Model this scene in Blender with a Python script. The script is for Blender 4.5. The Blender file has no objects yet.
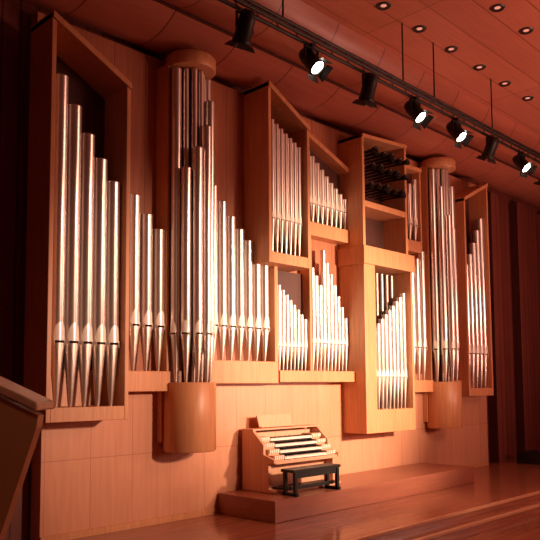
import bpy, bmesh, math
from mathutils import Vector, Matrix
S=bpy.context.scene
COL=S.collection
try:
    S.view_settings.view_transform='Standard'
    S.view_settings.look='None'
except Exception: pass

# ---------------------------------------------------------------- camera
f=705.0
C=Vector((0,-9.4,2.2))
cam=bpy.data.cameras.new('camera'); co=bpy.data.objects.new('camera',cam); COL.objects.link(co)
cam.sensor_width=36; cam.lens=36*f/540; cam.shift_y=60/540; cam.clip_end=200
R=Matrix.Rotation(-math.radians(45.4),4,'Z')@Matrix.Rotation(math.pi/2+math.radians(4.5),4,'X')@Matrix.Rotation(math.radians(-0.4),4,'Z')
co.matrix_world=Matrix.Translation(C)@R
S.camera=co

# ---------------------------------------------------------------- materials
def newmat(name):
    m=bpy.data.materials.new(name); m.use_nodes=True
    nt=m.node_tree; b=nt.nodes['Principled BSDF']
    return m,nt,b
def math_node(nt,op,a,b=None,clamp=False):
    n=nt.nodes.new('ShaderNodeMath'); n.operation=op; n.use_clamp=clamp
    for i,v in enumerate((a,b)):
        if v is None: continue
        if isinstance(v,(int,float)): n.inputs[i].default_value=v
        else: nt.links.new(v,n.inputs[i])
    return n.outputs[0]
def wood(name,c1,c2,rough=0.45,axis='z',seam_x=0,seam_y=0,seam_z=0,w=0.008,seam_dark=0.45,grain=14.0,var=0.2):
    m,nt,b=newmat(name)
    g=nt.nodes.new('ShaderNodeNewGeometry')
    mp=nt.nodes.new('ShaderNodeMapping')
    sc={'z':(grain,grain,0.8),'x':(0.8,grain,grain),'y':(grain,0.8,grain)}[axis]
    mp.inputs['Scale'].default_value=sc
    nt.links.new(g.outputs['Position'],mp.inputs['Vector'])
    n=nt.nodes.new('ShaderNodeTexNoise'); n.inputs['Scale'].default_value=1.6; n.inputs['Detail'].default_value=7; n.inputs['Distortion'].default_value=0.4
    nt.links.new(mp.outputs[0],n.inputs['Vector'])
    n2=nt.nodes.new('ShaderNodeTexNoise'); n2.inputs['Scale'].default_value=0.7; n2.inputs['Detail'].default_value=2
    nt.links.new(g.outputs['Position'],n2.inputs['Vector'])
    fac=math_node(nt,'ADD',math_node(nt,'MULTIPLY',n.outputs['Fac'],0.7),math_node(nt,'MULTIPLY',n2.outputs['Fac'],0.3))
    cr=nt.nodes.new('ShaderNodeValToRGB'); cr.color_ramp.elements[0].position=0.3; cr.color_ramp.elements[1].position=0.7
    cr.color_ramp.elements[0].color=(*c1,1); cr.color_ramp.elements[1].color=(*c2,1)
    nt.links.new(fac,cr.inputs[0]); out=cr.outputs[0]
    sep=nt.nodes.new('ShaderNodeSeparateXYZ'); nt.links.new(g.outputs['Position'],sep.inputs[0])
    mask=None
    for comp,s in (('X',seam_x),('Y',seam_y),('Z',seam_z)):
        if s:
            fr=math_node(nt,'FRACT',math_node(nt,'DIVIDE',math_node(nt,'ADD',sep.outputs[comp],100.13),s))
            k=math_node(nt,'LESS_THAN',fr,w/s)
            mask=k if mask is None else math_node(nt,'MAXIMUM',mask,k)
            fl=math_node(nt,'FLOOR',math_node(nt,'DIVIDE',math_node(nt,'ADD',sep.outputs[comp],100.13),s))
            wn=nt.nodes.new('ShaderNodeTexWhiteNoise'); wn.noise_dimensions='1D'; nt.links.new(fl,wn.inputs['W'])
            hv=nt.nodes.new('ShaderNodeHueSaturation'); nt.links.new(out,hv.inputs['Color'])
            nt.links.new(math_node(nt,'ADD',math_node(nt,'MULTIPLY',wn.outputs['Value'],var),1-var/2),hv.inputs['Value'])
            out=hv.outputs[0]
    if mask is not None:
        mx=nt.nodes.new('ShaderNodeMix'); mx.data_type='RGBA'; mx.blend_type='MULTIPLY'
        nt.links.new(mask,mx.inputs[0]); nt.links.new(out,mx.inputs[6])
        mx.inputs[7].default_value=(seam_dark,seam_dark*0.8,seam_dark*0.8,1); out=mx.outputs[2]
    nt.links.new(out,b.inputs['Base Color'])
    b.inputs['Roughness'].default_value=rough
    bp=nt.nodes.new('ShaderNodeBump'); bp.inputs['Strength'].default_value=0.08; bp.inputs['Distance'].default_value=0.01
    nt.links.new(fac,bp.inputs['Height']); nt.links.new(bp.outputs[0],b.inputs['Normal'])
    return m
def plain(name,c,rough=0.5,metal=0.0,emit=None,es=0,noise=0.0):
    m,nt,b=newmat(name)
    b.inputs['Base Color'].default_value=(*c,1); b.inputs['Roughness'].default_value=rough; b.inputs['Metallic'].default_value=metal
    if noise:
        g=nt.nodes.new('ShaderNodeNewGeometry'); mp=nt.nodes.new('ShaderNodeMapping'); mp.inputs['Scale'].default_value=(6,6,1.2)
        nt.links.new(g.outputs['Position'],mp.inputs[0])
        n=nt.nodes.new('ShaderNodeTexNoise'); n.inputs['Scale'].default_value=2; n.inputs['Detail'].default_value=4
        nt.links.new(mp.outputs[0],n.inputs['Vector'])
        cr=nt.nodes.new('ShaderNodeValToRGB')
        cr.color_ramp.elements[0].position=0.3; cr.color_ramp.elements[1].position=0.7
        cr.color_ramp.elements[0].color=(*[x*(1-noise) for x in c],1); cr.color_ramp.elements[1].color=(*c,1)
        nt.links.new(n.outputs['Fac'],cr.inputs[0]); nt.links.new(cr.outputs[0],b.inputs['Base Color'])
    if emit:
        b.inputs['Emission Color'].default_value=(*emit,1); b.inputs['Emission Strength'].default_value=es
    return m
W_CASE=wood('case_wood',(0.52,0.22,0.10),(0.72,0.34,0.165),0.42)
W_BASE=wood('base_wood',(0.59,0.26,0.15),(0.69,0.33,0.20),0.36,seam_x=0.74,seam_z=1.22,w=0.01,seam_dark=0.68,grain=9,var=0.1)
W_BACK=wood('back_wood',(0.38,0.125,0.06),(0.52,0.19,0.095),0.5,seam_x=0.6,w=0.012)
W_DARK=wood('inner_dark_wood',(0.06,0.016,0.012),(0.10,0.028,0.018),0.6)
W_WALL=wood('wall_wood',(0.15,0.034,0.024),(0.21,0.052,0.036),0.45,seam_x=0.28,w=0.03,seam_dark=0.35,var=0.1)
W_CEIL=wood('ceiling_wood',(0.42,0.13,0.085),(0.52,0.18,0.115),0.4,axis='x',seam_y=0.62,seam_x=4.4,w=0.018,seam_dark=0.45,var=0.12)
W_BULK=wood('bulkhead_wood',(0.34,0.095,0.06),(0.44,0.14,0.088),0.33,axis='x',seam_x=1.35,w=0.026,seam_dark=0.3)
W_FLOOR=wood('floor_wood',(0.28,0.095,0.055),(0.45,0.17,0.10),0.17,axis='x',seam_y=0.14,w=0.007,seam_dark=0.5)
W_PLAT=wood('platform_wood',(0.28,0.09,0.055),(0.38,0.13,0.08),0.3,axis='x')
W_RAIL=wood('rail_wood',(0.50,0.20,0.085),(0.58,0.25,0.11),0.4,axis='z',grain=5)
W_CONS=wood('console_wood',(0.60,0.30,0.18),(0.74,0.39,0.245),0.4)
M_PIPE=plain('pipe_tin',(0.90,0.82,0.77),0.29,0.86,noise=0.14)
M_PIPE_SHADED=plain('pipe_tin_shaded',(0.34,0.25,0.22),0.4,0.85,noise=0.2)  # same tin darkened: shade on the rear row painted into the colour
M_FOOT=plain('pipe_foot_tin',(0.80,0.69,0.62),0.34,0.86,noise=0.16)
M_LIP_GLINT=plain('pipe_lip_glint',(1.0,0.94,0.84),0.28,0.10)  # pale low-metal colour paints in the bright reflection at the mouths
M_SLOT=plain('pipe_slot',(0.02,0.01,0.01),0.9)
M_BLACK=plain('black_metal',(0.012,0.010,0.010),0.45,0.3)
M_TRUMP=plain('trumpet_dark',(0.018,0.012,0.011),0.45,0.5)
M_KEY=plain('key_ivory',(0.85,0.74,0.66),0.35)
M_KEYB=plain('key_black',(0.02,0.015,0.015),0.3)
M_TAB=plain('stop_tab',(0.85,0.72,0.62),0.4)
M_LENS=plain('lamp_lens',(1,0.9,0.8),0.3,0,(1.0,0.82,0.66),25)
M_LENSOFF=plain('lamp_lens_off',(0.05,0.04,0.04),0.1)
M_DL=plain('downlight_bulb',(0.5,0.2,0.15),0.3,0,(1.0,0.40,0.28),0.6)
M_RING=plain('downlight_ring',(0.03,0.015,0.012),0.4)
M_NOSE=wood('nosing_wood',(0.55,0.27,0.15),(0.68,0.36,0.22),0.4,axis='x')

# ---------------------------------------------------------------- mesh helpers
class MB:
    def __init__(s): s.v=[]; s.f=[]; s.m=[]; s.sm=[]
    def add(s,vs,fs,mi=0,smooth=False):
        o=len(s.v); s.v+= [tuple(v) for v in vs]
        for q in fs: s.f.append([i+o for i in q]); s.m.append(mi); s.sm.append(smooth)
    def box(s,x0,x1,y0,y1,z0,z1,mi=0):
        v=[(x0,y0,z0),(x1,y0,z0),(x1,y1,z0),(x0,y1,z0),(x0,y0,z1),(x1,y0,z1),(x1,y1,z1),(x0,y1,z1)]
        s.add(v,[(0,3,2,1),(4,5,6,7),(0,1,5,4),(1,2,6,5),(2,3,7,6),(3,0,4,7)],mi)
    def prism(s,pts,fn0,fn1,mi=0):
        n=len(pts); v=[fn0(p) for p in pts]+[fn1(p) for p in pts]
        fs=[list(range(n)),list(range(2*n-1,n-1,-1))]+[(i,i+n,(i+1)%n+n,(i+1)%n) for i in range(n)]
        s.add(v,fs,mi)
    def prism_xz(s,pts,y0,y1,mi=0): s.prism(pts,lambda p:(p[0],y0,p[1]),lambda p:(p[0],y1,p[1]),mi)
    def prism_yz(s,pts,x0,x1,mi=0): s.prism(pts,lambda p:(x0,p[0],p[1]),lambda p:(x1,p[0],p[1]),mi)
    def lathe(s,prof,M=Matrix.Identity(4),seg=20,mi=0,a0=0,a1=2*math.pi,cap=True):
        full=abs(a1-a0-2*math.pi)<1e-6
        n=seg if full else seg+1
        vs=[]
        for (r,z) in prof:
            for i in range(n):
                a=a0+(a1-a0)*i/seg
                vs.append(M@Vector((r*math.cos(a),r*math.sin(a),z)))
        fs=[]
        for k in range(len(prof)-1):
            for i in range(seg):
                j=(i+1)%n
                fs.append((k*n+i,k*n+j,(k+1)*n+j,(k+1)*n+i))
        s.add(vs,fs,mi,True)
        if cap and full:
            s.add(vs[:n],[list(range(n-1,-1,-1))],mi); s.add(vs[-n:],[list(range(n))],mi)
    def tube(s,p,q,r,mi=0,seg=8):
        p=Vector(p);q=Vector(q);d=q-p
        M=Matrix.Translation(p)@d.to_track_quat('Z','Y').to_matrix().to_4x4()
        s.lathe([(r,0),(r,d.length)],M,seg,mi)
    def obj(s,name,mats,parent=None,bevel=0,origin=None,recalc=True):
        xs=[v[0] for v in s.v]; ys=[v[1] for v in s.v]; zs=[v[2] for v in s.v]
        o=Vector(origin) if origin is not None else Vector(((min(xs)+max(xs))/2,(min(ys)+max(ys))/2,min(zs)))
        me=bpy.data.meshes.new(name); me.from_pydata([Vector(v)-o for v in s.v],[],s.f)
        for m in mats: me.materials.append(m)
        for i,p in enumerate(me.polygons): p.material_index=s.m[i]; p.use_smooth=s.sm[i]
        if recalc:
            bm=bmesh.new(); bm.from_mesh(me); bmesh.ops.recalc_face_normals(bm,faces=bm.faces); bm.to_mesh(me); bm.free()
        me.update()
        ob=bpy.data.objects.new(name,me); COL.objects.link(ob)
        if parent is not None:
            ob.parent=parent; ob.location=o-Vector(parent.get('wo',(0,0,0)))
        else: ob.location=o
        ob['wo']=tuple(o)
        if bevel:
            b=ob.modifiers.new('bevel','BEVEL'); b.width=bevel; b.segments=2; b.limit_method='ANGLE'; b.harden_normals=False
        return ob
def empty(name,loc,parent=None):
    e=bpy.data.objects.new(name,None); COL.objects.link(e); e.empty_display_size=0.2
    e.location=Vector(loc)-(Vector(parent['wo']) if parent is not None else Vector((0,0,0)))
    if parent is not None: e.parent=parent
    e['wo']=tuple(loc); return e
def thing(o,label,cat,group=None):
    o['label']=label; o['category']=cat
    if group: o['group']=group
def struct(o): o['kind']='structure'

# ---------------------------------------------------------------- room shell
b=MB(); b.prism_yz([(0.5,-0.9),(0.5,0),(-3.05,0),(-3.05,-0.12),(-3.4,-0.12),(-3.4,-0.24),(-4.9,-0.24),(-4.9,-0.36),(-5.4,-0.36),(-5.4,-0.5),(-16,-0.5),(-16,-0.9)],-8,30)
fl=b.obj('floor',[W_FLOOR]); struct(fl)
for i,(y,z) in enumerate([(-3.05,0.0),(-3.4,-0.12),(-4.9,-0.24)]):
    b=MB(); b.box(-8,30,y-0.025,y+0.05,z-0.03,z+0.006); t=b.obj('trim_%d'%(i+1),[M_NOSE]); struct(t)
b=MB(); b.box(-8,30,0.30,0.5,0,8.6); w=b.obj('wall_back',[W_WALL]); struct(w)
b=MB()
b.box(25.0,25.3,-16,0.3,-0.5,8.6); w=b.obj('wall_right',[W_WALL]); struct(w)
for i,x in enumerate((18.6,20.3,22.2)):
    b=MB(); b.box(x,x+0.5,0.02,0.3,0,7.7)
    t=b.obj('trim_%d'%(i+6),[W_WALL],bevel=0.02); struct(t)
b=MB(); b.box(-8,30,-16,-1.95,8.45,8.6); c=b.obj('ceiling',[W_CEIL]); struct(c)
def arc(y0,z0,y1,z1,bulge,n=10):
    out=[]
    d=Vector((y1-y0,z1-z0)); nn=Vector((-d.y,d.x)).normalized()
    if nn.y>0: nn=-nn
    for i in range(n+1):
        t=i/n; p=Vector((y0,z0))+d*t+nn*bulge*4*t*(1-t); out.append((p.x,p.y))
    return out
for nm,pr in (('trim_9',arc(0.32,7.96,-0.95,8.06,0.20)),('trim_10',arc(-0.95,8.10,-2.05,8.48,0.30))):
    b=MB(); vs=[];n=len(pr)
    for x in (-8,30): vs+=[(x,y,z) for y,z in pr]
    b.add(vs,[(i,i+1,i+1+n,i+n) for i in range(n-1)],0,True)
    c=b.obj(nm,[W_BULK]); struct(c)
b=MB(); b.box(-8,30,-0.97,-0.93,8.05,8.2); c=b.obj('trim_11',[W_DARK]); struct(c)

# ---------------------------------------------------------------- pipe organ
OR=empty('pipe_organ',(11.2,0,0)); thing(OR,'large pipe organ with orange wood cases and silvery metal pipes','pipe organ')
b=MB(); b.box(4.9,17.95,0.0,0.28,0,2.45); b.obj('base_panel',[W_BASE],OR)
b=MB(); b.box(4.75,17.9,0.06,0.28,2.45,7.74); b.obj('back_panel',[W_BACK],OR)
for xa,xb in ((4.9,8.15),(14.65,17.9)):
    b=MB(); b.box(xa,xb,-0.03,0.0,0,0.1); b.obj('plinth',[W_CASE],OR)

def case(x0,x1,yf,z0,zl,zr,t=0.07,bot=0.2,name='case_box',label=None,backm=True,yb=0.06):
    b=MB()
    b.box(x0,x0+t,yf,yb,z0,zl-0.02)
    b.prism_xz([(x1-t,z0),(x1,z0),(x1,zr-0.02),(x1-t,zr+(zl-zr)*t/(x1-x0)-0.02)],yf,yb)
    b.box(x0+t,x1-t,yf,yb,z0,z0+bot)
    b.prism_xz([(x0,zl-0.1),(x1,zr-0.1),(x1,zr),(x0,zl)],yf-0.03,yb)
    o=b.obj(name,[W_CASE],OR,bevel=0.008)
    if label: o['label']=label
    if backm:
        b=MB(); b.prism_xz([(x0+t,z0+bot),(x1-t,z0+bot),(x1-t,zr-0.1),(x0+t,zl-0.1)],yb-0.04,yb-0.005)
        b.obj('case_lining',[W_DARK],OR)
    return o
case(4.64,5.95,-0.6,1.72,7.46,6.80,bot=0.2,label='tall wooden pipe case with sloping roof')
case(8.92,10.05,-0.6,4.42,7.78,7.2,bot=0.2,label='upper wooden pipe case with sloping roof')
case(16.12,17.4,-0.5,1.90,6.98,7.60,bot=0.2,label='tall wooden pipe case with sloping roof')
case(10.38,12.0,-0.22,5.2,7.32,6.72,t=0.05,bot=0.28)
b=MB()
b.box(11.72,11.8,-0.6,0.06,4.9,7.5); b.box(13.3,13.38,-0.6,0.06,4.9,7.62)
b.prism_xz([(11.72,7.42),(13.38,7.56),(13.38,7.64),(11.72,7.5)],-0.63,0.06)
b.box(11.8,13.3,-0.6,0.06,5.95,6.08); b.box(11.8,13.3,-0.6,0.06,4.9,5.0)
b.obj('case_box',[W_CASE],OR,bevel=0.008)
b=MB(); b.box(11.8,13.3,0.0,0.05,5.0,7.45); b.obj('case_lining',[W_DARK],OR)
b=MB()
b.box(11.7,12.08,-0.62,0.06,1.2,4.72); b.box(13.42,13.5,-0.62,0.06,1.2,4.72)
b.box(12.08,13.42,-0.62,0.06,1.2,1.68); b.box(11.66,13.54,-0.66,0.06,4.72,5.1)
b.obj('case_box',[W_CASE],OR,bevel=0.008)
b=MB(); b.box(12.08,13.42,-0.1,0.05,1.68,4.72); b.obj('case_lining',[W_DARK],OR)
case(13.6,14.6,-0.2,5.35,7.4,7.45,t=0.05,bot=0.28)
def shelf(x0,x1,z0,z1,y=-0.3):
    b=MB(); b.box(x0,x1,y,0.06,z0,z1); b.obj('pipe_shelf',[W_CASE],OR,bevel=0.01)
shelf(5.95,6.95,2.12,2.44); shelf(7.75,9.45,2.24,2.64); shelf(9.45,11.7,2.26,2.48,-0.34); shelf(13.54,14.8,2.02,2.3); shelf(15.62,16.12,2.02,2.3)
b=MB(); b.box(9.36,9.44,-0.3,0.06,2.64,4.42); b.obj('divider_board',[W_CASE],OR)
b=MB(); b.box(10.44,10.5,-0.22,0.06,2.48,5.2); b.obj('divider_board',[W_CASE],OR)
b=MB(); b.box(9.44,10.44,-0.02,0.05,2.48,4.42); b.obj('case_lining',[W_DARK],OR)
def tower(xc,yc=-0.32,r=0.43):
    T=empty('round_tower',(xc,yc,1.15),OR); T['label']='cylindrical wooden pipe tower'
    M=Matrix.Translation((xc,yc,0))
    b=MB(); b.lathe([(r-0.02,1.15),(r,1.17),(r,2.24),(r-0.015,2.26)],M,40); b.obj('tower_drum',[W_CASE],T)
    b=MB(); b.lathe([(r-0.02,7.50),(r,7.52),(r,7.70),(r-0.02,7.72)],M,40); b.obj('tower_cap',[W_CASE],T)
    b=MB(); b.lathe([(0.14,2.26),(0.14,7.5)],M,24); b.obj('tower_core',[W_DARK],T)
    b=MB(); b.box(xc-r,xc-r+0.04,yc+0.06,0.06,2.24,7.55); b.box(xc+r-0.04,xc+r,yc+0.06,0.06,2.24,7.55); b.box(xc-r,xc+r,yc+0.2,0.06,1.3,2.24);b.obj('tower_back',[W_CASE],T)
    return T

def pipe(x,y,z0,zm,zt,r,face=-math.pi/2,mat=None):
    M=Matrix.Translation((x,y,0))@Matrix.Rotation(face,4,'Z')
    b=MB()
    b.lathe([(r*0.97,zm),(r,zm+0.01),(r,zt-0.02),(r*1.02,zt-0.015),(r*1.02,zt),(r*0.86,zt),(r*0.86,zt-0.08)],M,22,0)
    o=b.obj('organ_pipe',[mat or M_PIPE],OR,origin=(x,y,z0))
    k=MB(); k.lathe([(r*0.22,z0),(r*0.30,z0+0.03),(r*0.97,zm-0.015),(r*0.97,zm)],M,20,0)
    k.obj('pipe_foot',[mat or M_FOOT],o)
    k=MB(); N=8; rr=r*1.03; h=r*2.6
    vs=[];fs=[]
    for i in range(N+1):
        a=-0.98+1.96*i/N; q=math.sqrt(max(0,1-(a/0.99)**2))
        ca,sa=rr*math.cos(a),rr*math.sin(a)
        vs+=[M@Vector((ca,sa,zm+r*0.40)),M@Vector((r*1.015*math.cos(a),r*1.015*math.sin(a),zm+r*0.40+h*q*0.9+0.004))]
    for i in range(N): fs.append((2*i,2*i+2,2*i+3,2*i+1))
    k.add(vs,fs,0,True)
    vs=[];fs=[]
    for i in range(N+1):
        a=-0.72+1.44*i/N; ca,sa=r*1.015*math.cos(a),r*1.015*math.sin(a)
        vs+=[M@Vector((ca,sa,zm+r*0.08)),M@Vector((ca,sa,zm+r*0.40))]
    for i in range(N): fs.append((2*i,2*i+2,2*i+3,2*i+1))
    k.add(vs,fs,1,True)
    L=(zm-z0)*0.45; vs=[];fs=[]
    for i in range(N+1):
        t=-1+2*i/N; a=0.72*t; d=L*(1-abs(t))
        rb=r*0.97*(1-0.70*d/(zm-z0-0.045))
        a2=a*(0.25+0.75*abs(t))
        vs+=[M@Vector((r*1.02*math.cos(a),r*1.02*math.sin(a),zm+r*0.08)),M@Vector((rb*1.05*math.cos(a2),rb*1.05*math.sin(a2),zm-r*0.05-d))]
    for i in range(N): fs.append((2*i,2*i+2,2*i+3,2*i+1))
    k.add(vs,fs,2,True)
    for sgn in (-1,1):
        a=0.8*sgn; c,s_=math.cos(a),math.sin(a)
        k.add([M@Vector((r*c,r*s_,zm-r*0.3)),M@Vector((r*1.22*c,r*1.12*s_,zm-r*0.2)),M@Vector((r*1.22*c,r*1.12*s_,zm+r*0.6)),M@Vector((r*c,r*s_,zm+r*0.7))],[(0,1,2,3)],0)
    k.obj('pipe_mouth',[M_LIP_GLINT,M_SLOT,M_FOOT],o,recalc=False)
    return o
def row(xs,y,z0,zm,tops,r,mat=None):
    for i,x in enumerate(xs): pipe(x,y,z0,zm,tops[i],r,mat=mat)
def lin(a,b,n): return [a+(b-a)*i/(n-1) for i in range(n)]

row(lin(4.88,5.76,5),-0.42,1.92,2.80,[6.63,6.25,5.88,5.56,5.26],0.108)
row(lin(6.08,6.80,4),-0.16,2.44,3.13,[5.53,5.22,4.95,4.74],0.10)
row(lin(7.96,9.22,7),-0.16,2.64,3.22,[5.70,5.46,5.22,5.02,4.84,4.66,4.50],0.092)
row(lin(9.12,9.85,7),-0.48,4.62,5.25,[7.12,7.06,7.0,6.94,6.88,6.82,6.76],0.056)
row(lin(9.53,10.37,9),-0.14,2.48,2.92,lin(4.2,3.5,9),0.049)
row(lin(10.52,11.85,10),-0.12,5.48,5.85,[6.95,6.86,6.75,6.64,6.53,6.42,6.33,6.24,6.16,6.08],0.062)
row(lin(10.58,11.62,10),-0.16,2.48,3.02,[4.55,4.40,4.22,4.95,4.70,4.48,4.26,4.04,3.82,3.60],0.055)
row(lin(12.20,13.32,9),-0.46,1.68,2.35,lin(3.40,4.25,9),0.064)
row(lin(12.26,13.2,6),-0.24,1.68,2.5,[4.66]*6,0.055,M_PIPE_SHADED)
row(lin(13.74,14.42,4),-0.12,5.63,6.0,[6.6,6.8,7.0,7.15],0.07)
row(lin(13.70,14.6,5),-0.16,2.30,3.05,[4.6,4.8,5.0,5.2,5.4],0.085)
row(lin(16.34,17.2,5),-0.36,2.10,2.95,[5.26,5.56,5.88,6.25,6.6],0.10)
def tower_pipes(xc,outer,yc=-0.32):
    tower(xc)
    R1=0.325
    for i,zt in enumerate(outer):
        a=math.radians(-174+168*i/(len(outer)-1))
        pipe(xc+R1*math.cos(a),yc+R1*math.sin(a),2.26,3.02,zt,0.084,a)
    for i in range(4):
        a=math.radians(-150+120*i/3)
        pipe(xc+0.2*math.cos(a),yc+0.2*math.sin(a),2.26,3.0,7.48,0.05,a)
tower_pipes(7.33,[7.45,5.75,6.1,6.5,7.0,7.45])
tower_pipes(15.2,[7.45,7.0,6.3,6.0,7.1,7.45])
for j,z in enumerate((6.42,6.82,7.16)):
    for i in range(7):
        x=11.95+1.2*i/6
        b=MB(); M=Matrix.Translation((x,-0.02,z))@Matrix.Rotation(math.radians(90),4,'X')
        l=0.66+0.06*((i+j)%3)
        b.lathe([(0.014,0),(0.022,l*0.5),(0.042,l*0.85),(0.074,l),(0.062,l),(0.03,l*0.86)],M,14,0,cap=False)
        b.obj('trumpet_pipe',[M_TRUMP],OR)

# ---------------------------------------------------------------- console, bench, platform
b=MB(); b.box(8.2,14.6,-1.4,-0.04,0.0,0.35); pf=b.obj('stage_platform',[W_PLAT],bevel=0.01); thing(pf,'low dark wooden platform carrying the organ console','platform')
OC=empty('organ_console',(9.7,-0.55,0.35)); thing(OC,'orange wooden organ console with several stepped keyboards','organ console')
x0,x1=8.72,10.52
for xa in (x0,x1-0.07):
    b=MB(); b.prism_yz([(-0.08,0.355),(-0.08,1.40),(-0.35,1.40),(-0.62,1.16),(-0.62,1.0),(-0.88,0.92),(-0.88,0.86),(-0.74,0.84),(-0.74,0.42),(-0.88,0.40),(-0.88,0.355)],xa,xa+0.07)
    b.obj('side_panel',[W_CONS],OC,bevel=0.006)
b=MB(); b.box(x0+0.07,x1-0.07,-0.2,-0.1,0.36,1.35); b.box(x0+0.07,x1-0.07,-0.55,-0.2,0.36,0.84); b.box(x0+0.07,x1-0.07,-0.86,-0.2,0.84,0.9); b.box(x0,x1,-0.36,-0.06,1.40,1.43)
b.obj('console_body',[W_CONS],OC,bevel=0.006)
for k in range(4):
    zf=0.94+0.10*k; yf=-0.82+0.12*k
    b=MB(); b.box(x0+0.34,x1-0.34,yf,yf+0.22,zf-0.03,zf+0.012,0)
    n=30; wx=(x1-x0-0.68)/n
    for i in range(n):
        if i%7 in (0,1,3,4,5): b.box(x0+0.34+wx*(i+0.72),x0+0.34+wx*(i+1.28),yf+0.09,yf+0.2,zf+0.012,zf+0.026,1)
    b.box(x0+0.34,x1-0.34,yf+0.01,yf+0.22,zf-0.055,zf-0.03,1)
    b.obj('keyboard',[M_KEY,M_KEYB],OC)
    for (xa,xb) in ((x0+0.07,x0+0.33),(x1-0.33,x1-0.07)):
        b=MB(); b.box(xa,xb,yf+0.02,yf+0.24,zf-0.055,zf+0.045,0)
        for i in range(5):
            b.box(xa+0.012+0.05*i,xa+0.045+0.05*i,yf+0.0,yf+0.02,zf-0.02,zf+0.04,1)
        b.obj('stop_jamb',[W_CONS,M_TAB],OC)
def mbox(b,M,x0,x1,y0,y1,z0,z1,mi=0):
    v=[(x0,y0,z0),(x1,y0,z0),(x1,y1,z0),(x0,y1,z0),(x0,y0,z1),(x1,y0,z1),(x1,y1,z1),(x0,y1,z1)]
    b.add([M@Vector(q) for q in v],[(0,3,2,1),(4,5,6,7),(0,1,5,4),(1,2,6,5),(2,3,7,6),(3,0,4,7)],mi)
b=MB()
M=Matrix.Translation((9.42,-0.26,1.43))@Matrix.Rotation(math.radians(-18),4,'X')
mbox(b,M,-0.44,0.44,-0.01,0.015,0.0,0.24); mbox(b,M,-0.44,0.44,-0.06,-0.01,0.0,0.02)
b.obj('music_desk',[W_CONS],OC)
b=MB(); b.box(x0+0.2,x1-0.2,-0.98,-0.6,0.36,0.40,0)
for i in range(20): b.box(x0+0.22+0.068*i,x0+0.25+0.068*i,-0.99,-0.62,0.40,0.43,1)
b.obj('pedalboard',[W_CONS,M_KEYB],OC)
b=MB()
bx0,bx1=8.72,9.96
b.box(bx0,bx1,-1.33,-1.03,0.74,0.79)
for x in (bx0+0.04,bx1-0.10):
    b.box(x,x+0.06,-1.33,-1.27,0.355,0.74); b.box(x,x+0.06,-1.10,-1.04,0.355,0.74); b.box(x,x+0.06,-1.36,-1.02,0.35,0.40)
b.box(bx0+0.06,bx1-0.06,-1.21,-1.16,0.44,0.50); b.box(bx0+0.06,bx1-0.06,-1.31,-1.28,0.64,0.74)
bn=b.obj('organ_bench',[M_BLACK],bevel=0.005); thing(bn,'black wooden organ bench standing at the console','bench')

# ---------------------------------------------------------------- near balustrade
sa,ca=math.sin(math.radians(45.4)),math.cos(math.radians(45.4))
def P(r,fw,z): return Vector((r*ca+fw*sa,-9.4-r*sa+fw*ca,z))
def bal(pts,fa,fb,mi=0):
    b=MB(); b.prism(pts,lambda p:P(p[0],fa,p[1]),lambda p:P(p[0],fb,p[1]),mi); return b
BA=empty('balustrade',P(-1.9,4.1,-0.5)); thing(BA,'orange wooden balustrade panel with sloping top rail','balustrade')
bal([(-2.5,2.58),(-1.31,2.04),(-1.32,1.97),(-1.53,1.31),(-2.12,-0.5),(-2.5,-0.5)],4.0,4.1).obj('balustrade_panel',[W_RAIL],BA)
bal([(-2.5,2.68),(-1.30,2.115),(-1.30,2.065),(-2.5,2.63)],3.94,4.26).obj('top_rail',[M_NOSE],BA,bevel=0.01)

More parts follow.
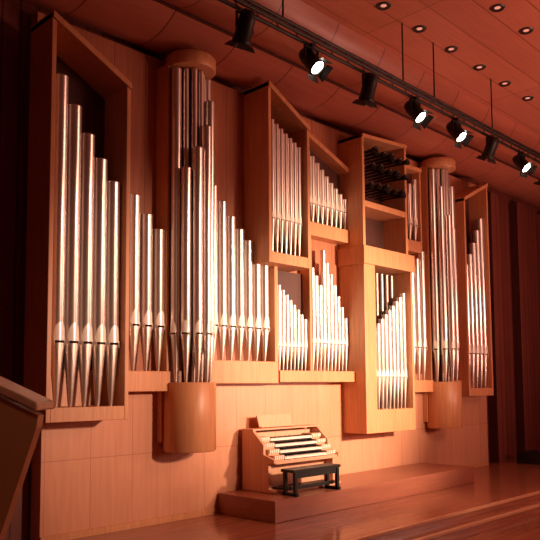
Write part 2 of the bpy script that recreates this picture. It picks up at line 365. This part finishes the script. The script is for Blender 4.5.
# ---------------------------------------------------------------- lighting track and spotlights
TY,TZ=-2.8,7.25
LT=empty('lighting_track',(10,TY,TZ)); thing(LT,'black ceiling-hung lighting truss with thin suspension rods','lighting track')
b=MB()
for dy,dz in ((-0.07,0),(0.07,0),(0,0.13)): b.tube((3,TY+dy,TZ+dz),(19,TY+dy,TZ+dz),0.028)
x=3.0
while x<18.8:
    b.tube((x,TY-0.07,TZ),(x+0.2,TY,TZ+0.13),0.012,seg=6); b.tube((x+0.2,TY,TZ+0.13),(x+0.4,TY+0.07,TZ),0.012,seg=6); x+=0.4
b.obj('truss_bar',[M_BLACK],LT)
for x in (4.6,7.0,10.0,11.0,13.2,16.8):
    b=MB(); b.tube((x,TY,TZ+0.13),(x,TY,8.44),0.014); b.obj('suspension_rod',[M_BLACK],LT)
def spot(x,lit,d):
    z=TZ-0.29
    E=empty('stage_spotlight',(x,TY,TZ-0.03)); thing(E,'black stage spotlight '+('glowing, tilted down from the truss' if lit else 'switched off, hanging from the truss'),'spotlight','spotlights on the lighting truss')
    b=MB(); b.box(x-0.03,x+0.03,TY-0.05,TY+0.05,TZ-0.09,TZ-0.03); 
    b.box(x-0.15,x+0.15,TY-0.02,TY+0.02,TZ-0.11,TZ-0.09)
    b.box(x-0.15,x-0.135,TY-0.02,TY+0.02,z-0.03,TZ-0.09); b.box(x+0.135,x+0.15,TY-0.02,TY+0.02,z-0.03,TZ-0.09)
    b.obj('yoke',[M_BLACK],E)
    d=Vector(d).normalized(); c=Vector((x,TY,z))
    M=Matrix.Translation(c)@d.to_track_quat('Z','Y').to_matrix().to_4x4()
    b=MB(); b.lathe([(0.05,-0.24),(0.09,-0.22),(0.115,-0.12),(0.12,0.14),(0.13,0.15),(0.13,0.19),(0.108,0.19),(0.105,0.16)],M,20,cap=False)
    b.lathe([(0.0,-0.24),(0.05,-0.24)],M,20,cap=False)
    b.obj('lamp_housing',[M_BLACK],E)
    b=MB(); b.lathe([(0.0,0.175),(0.06,0.17),(0.106,0.155)],M,20,cap=False); b.obj('lens',[M_LENS if lit else M_LENSOFF],E)
    b=MB()
    for s in range(4):
        RM=M@Matrix.Rotation(s*math.pi/2,4,'Z')
        b.add([RM@Vector(q) for q in [(0.12,-0.11,0.19),(0.12,0.11,0.19),(0.18,0.13,0.26),(0.18,-0.13,0.26)]],[(0,1,2,3)])
    b.obj('barn_door',[M_BLACK],E)
    if lit:
        L=bpy.data.lights.new('spot_lamp','SPOT'); L.energy=480; L.color=(1,0.64,0.44); L.spot_size=math.radians(60); L.spot_blend=0.7; L.shadow_soft_size=0.08
        lo=bpy.data.objects.new('spot_lamp',L); COL.objects.link(lo); lo.matrix_world=Matrix.Translation(c+d*0.4)@(-d).to_track_quat('Z','Y').to_matrix().to_4x4()
for x,lit,d in [(6.25,0,(0.1,0.5,-0.9)),(7.6,1,(0.05,-0.68,-0.82)),(9.0,0,(0.1,0.4,-0.95)),(10.35,1,(0.0,-0.68,-0.82)),(11.75,1,(-0.05,-0.68,-0.82)),(13.1,0,(0.1,0.5,-0.9)),(14.5,1,(-0.15,-0.70,-0.80)),(15.8,0,(0,0.5,-0.9))]:
    spot(x,lit,d)
for y,x0_,n in ((-2.9,7.17,9),(-4.2,7.5,9),(-5.4,8.0,6)):
    for i in range(n):
        x=x0_+1.075*i
        E=MB(); M=Matrix.Translation((x,y,8.45))
        E.lathe([(0.05,-0.004),(0.11,-0.025),(0.125,-0.0)],M,18,0,cap=False)
        o=E.obj('ceiling_downlight',[M_RING]); thing(o,'small round recessed ceiling downlight','downlight','downlights in the wooden ceiling')
        E=MB(); E.lathe([(0.0,-0.006),(0.051,-0.005)],M,18,0,cap=False); E.obj('downlight_bulb',[M_DL],o)

b=MB(); b.prism_yz([(-0.95,0.0),(-0.35,0.0),(-0.35,0.30),(-0.6,0.34),(-0.95,0.12)],18.9,19.6)
o=b.obj('stage_monitor',[M_BLACK],bevel=0.01); thing(o,'small black wedge loudspeaker lying on the stage floor','loudspeaker')

# ---------------------------------------------------------------- lights
W=bpy.data.worlds.new('world'); S.world=W; W.use_nodes=True
W.node_tree.nodes['Background'].inputs[0].default_value=(1.0,0.20,0.13,1); W.node_tree.nodes['Background'].inputs[1].default_value=0.055
def aim(o,loc,tgt):
    o.matrix_world=Matrix.Translation(loc)@(Vector(loc)-Vector(tgt)).to_track_quat('Z','Y').to_matrix().to_4x4()
def spotl(loc,tgt,e,col,size,blend=0.8,soft=0.4):
    L=bpy.data.lights.new('unseen_spot','SPOT'); L.energy=e; L.color=col; L.spot_size=math.radians(size); L.spot_blend=blend; L.shadow_soft_size=soft
    o=bpy.data.objects.new('unseen_spot',L); COL.objects.link(o); aim(o,loc,tgt)
def area(loc,tgt,e,col,sx,sy):
    L=bpy.data.lights.new('fill_area','AREA'); L.shape='RECTANGLE'; L.size=sx; L.size_y=sy; L.energy=e; L.color=col
    o=bpy.data.objects.new('fill_area',L); COL.objects.link(o); aim(o,loc,tgt)
spotl((12.8,-10.5,4.0),(11.4,0,2.7),11500,(1,0.71,0.48),45,1.0,0.3)
spotl((9.5,-11,4.0),(6.9,0,2.5),4200,(1,0.61,0.41),36,1.0,0.3)
area((12,-9,5.5),(10,0,4),220,(1,0.44,0.30),3,2)  # added red fill light, no real fixture behind it
area((17,-8,2.5),(15,-4,8.4),420,(1,0.47,0.35),3,2)  # added upward fill, unseen, brightens the ceiling at the right
spotl((0.5,-8.6,4.6),(2.0,-5.2,1.6),50,(1,0.62,0.40),60,1.0,0.3)  # added spot without a real source, lifts the balustrade only
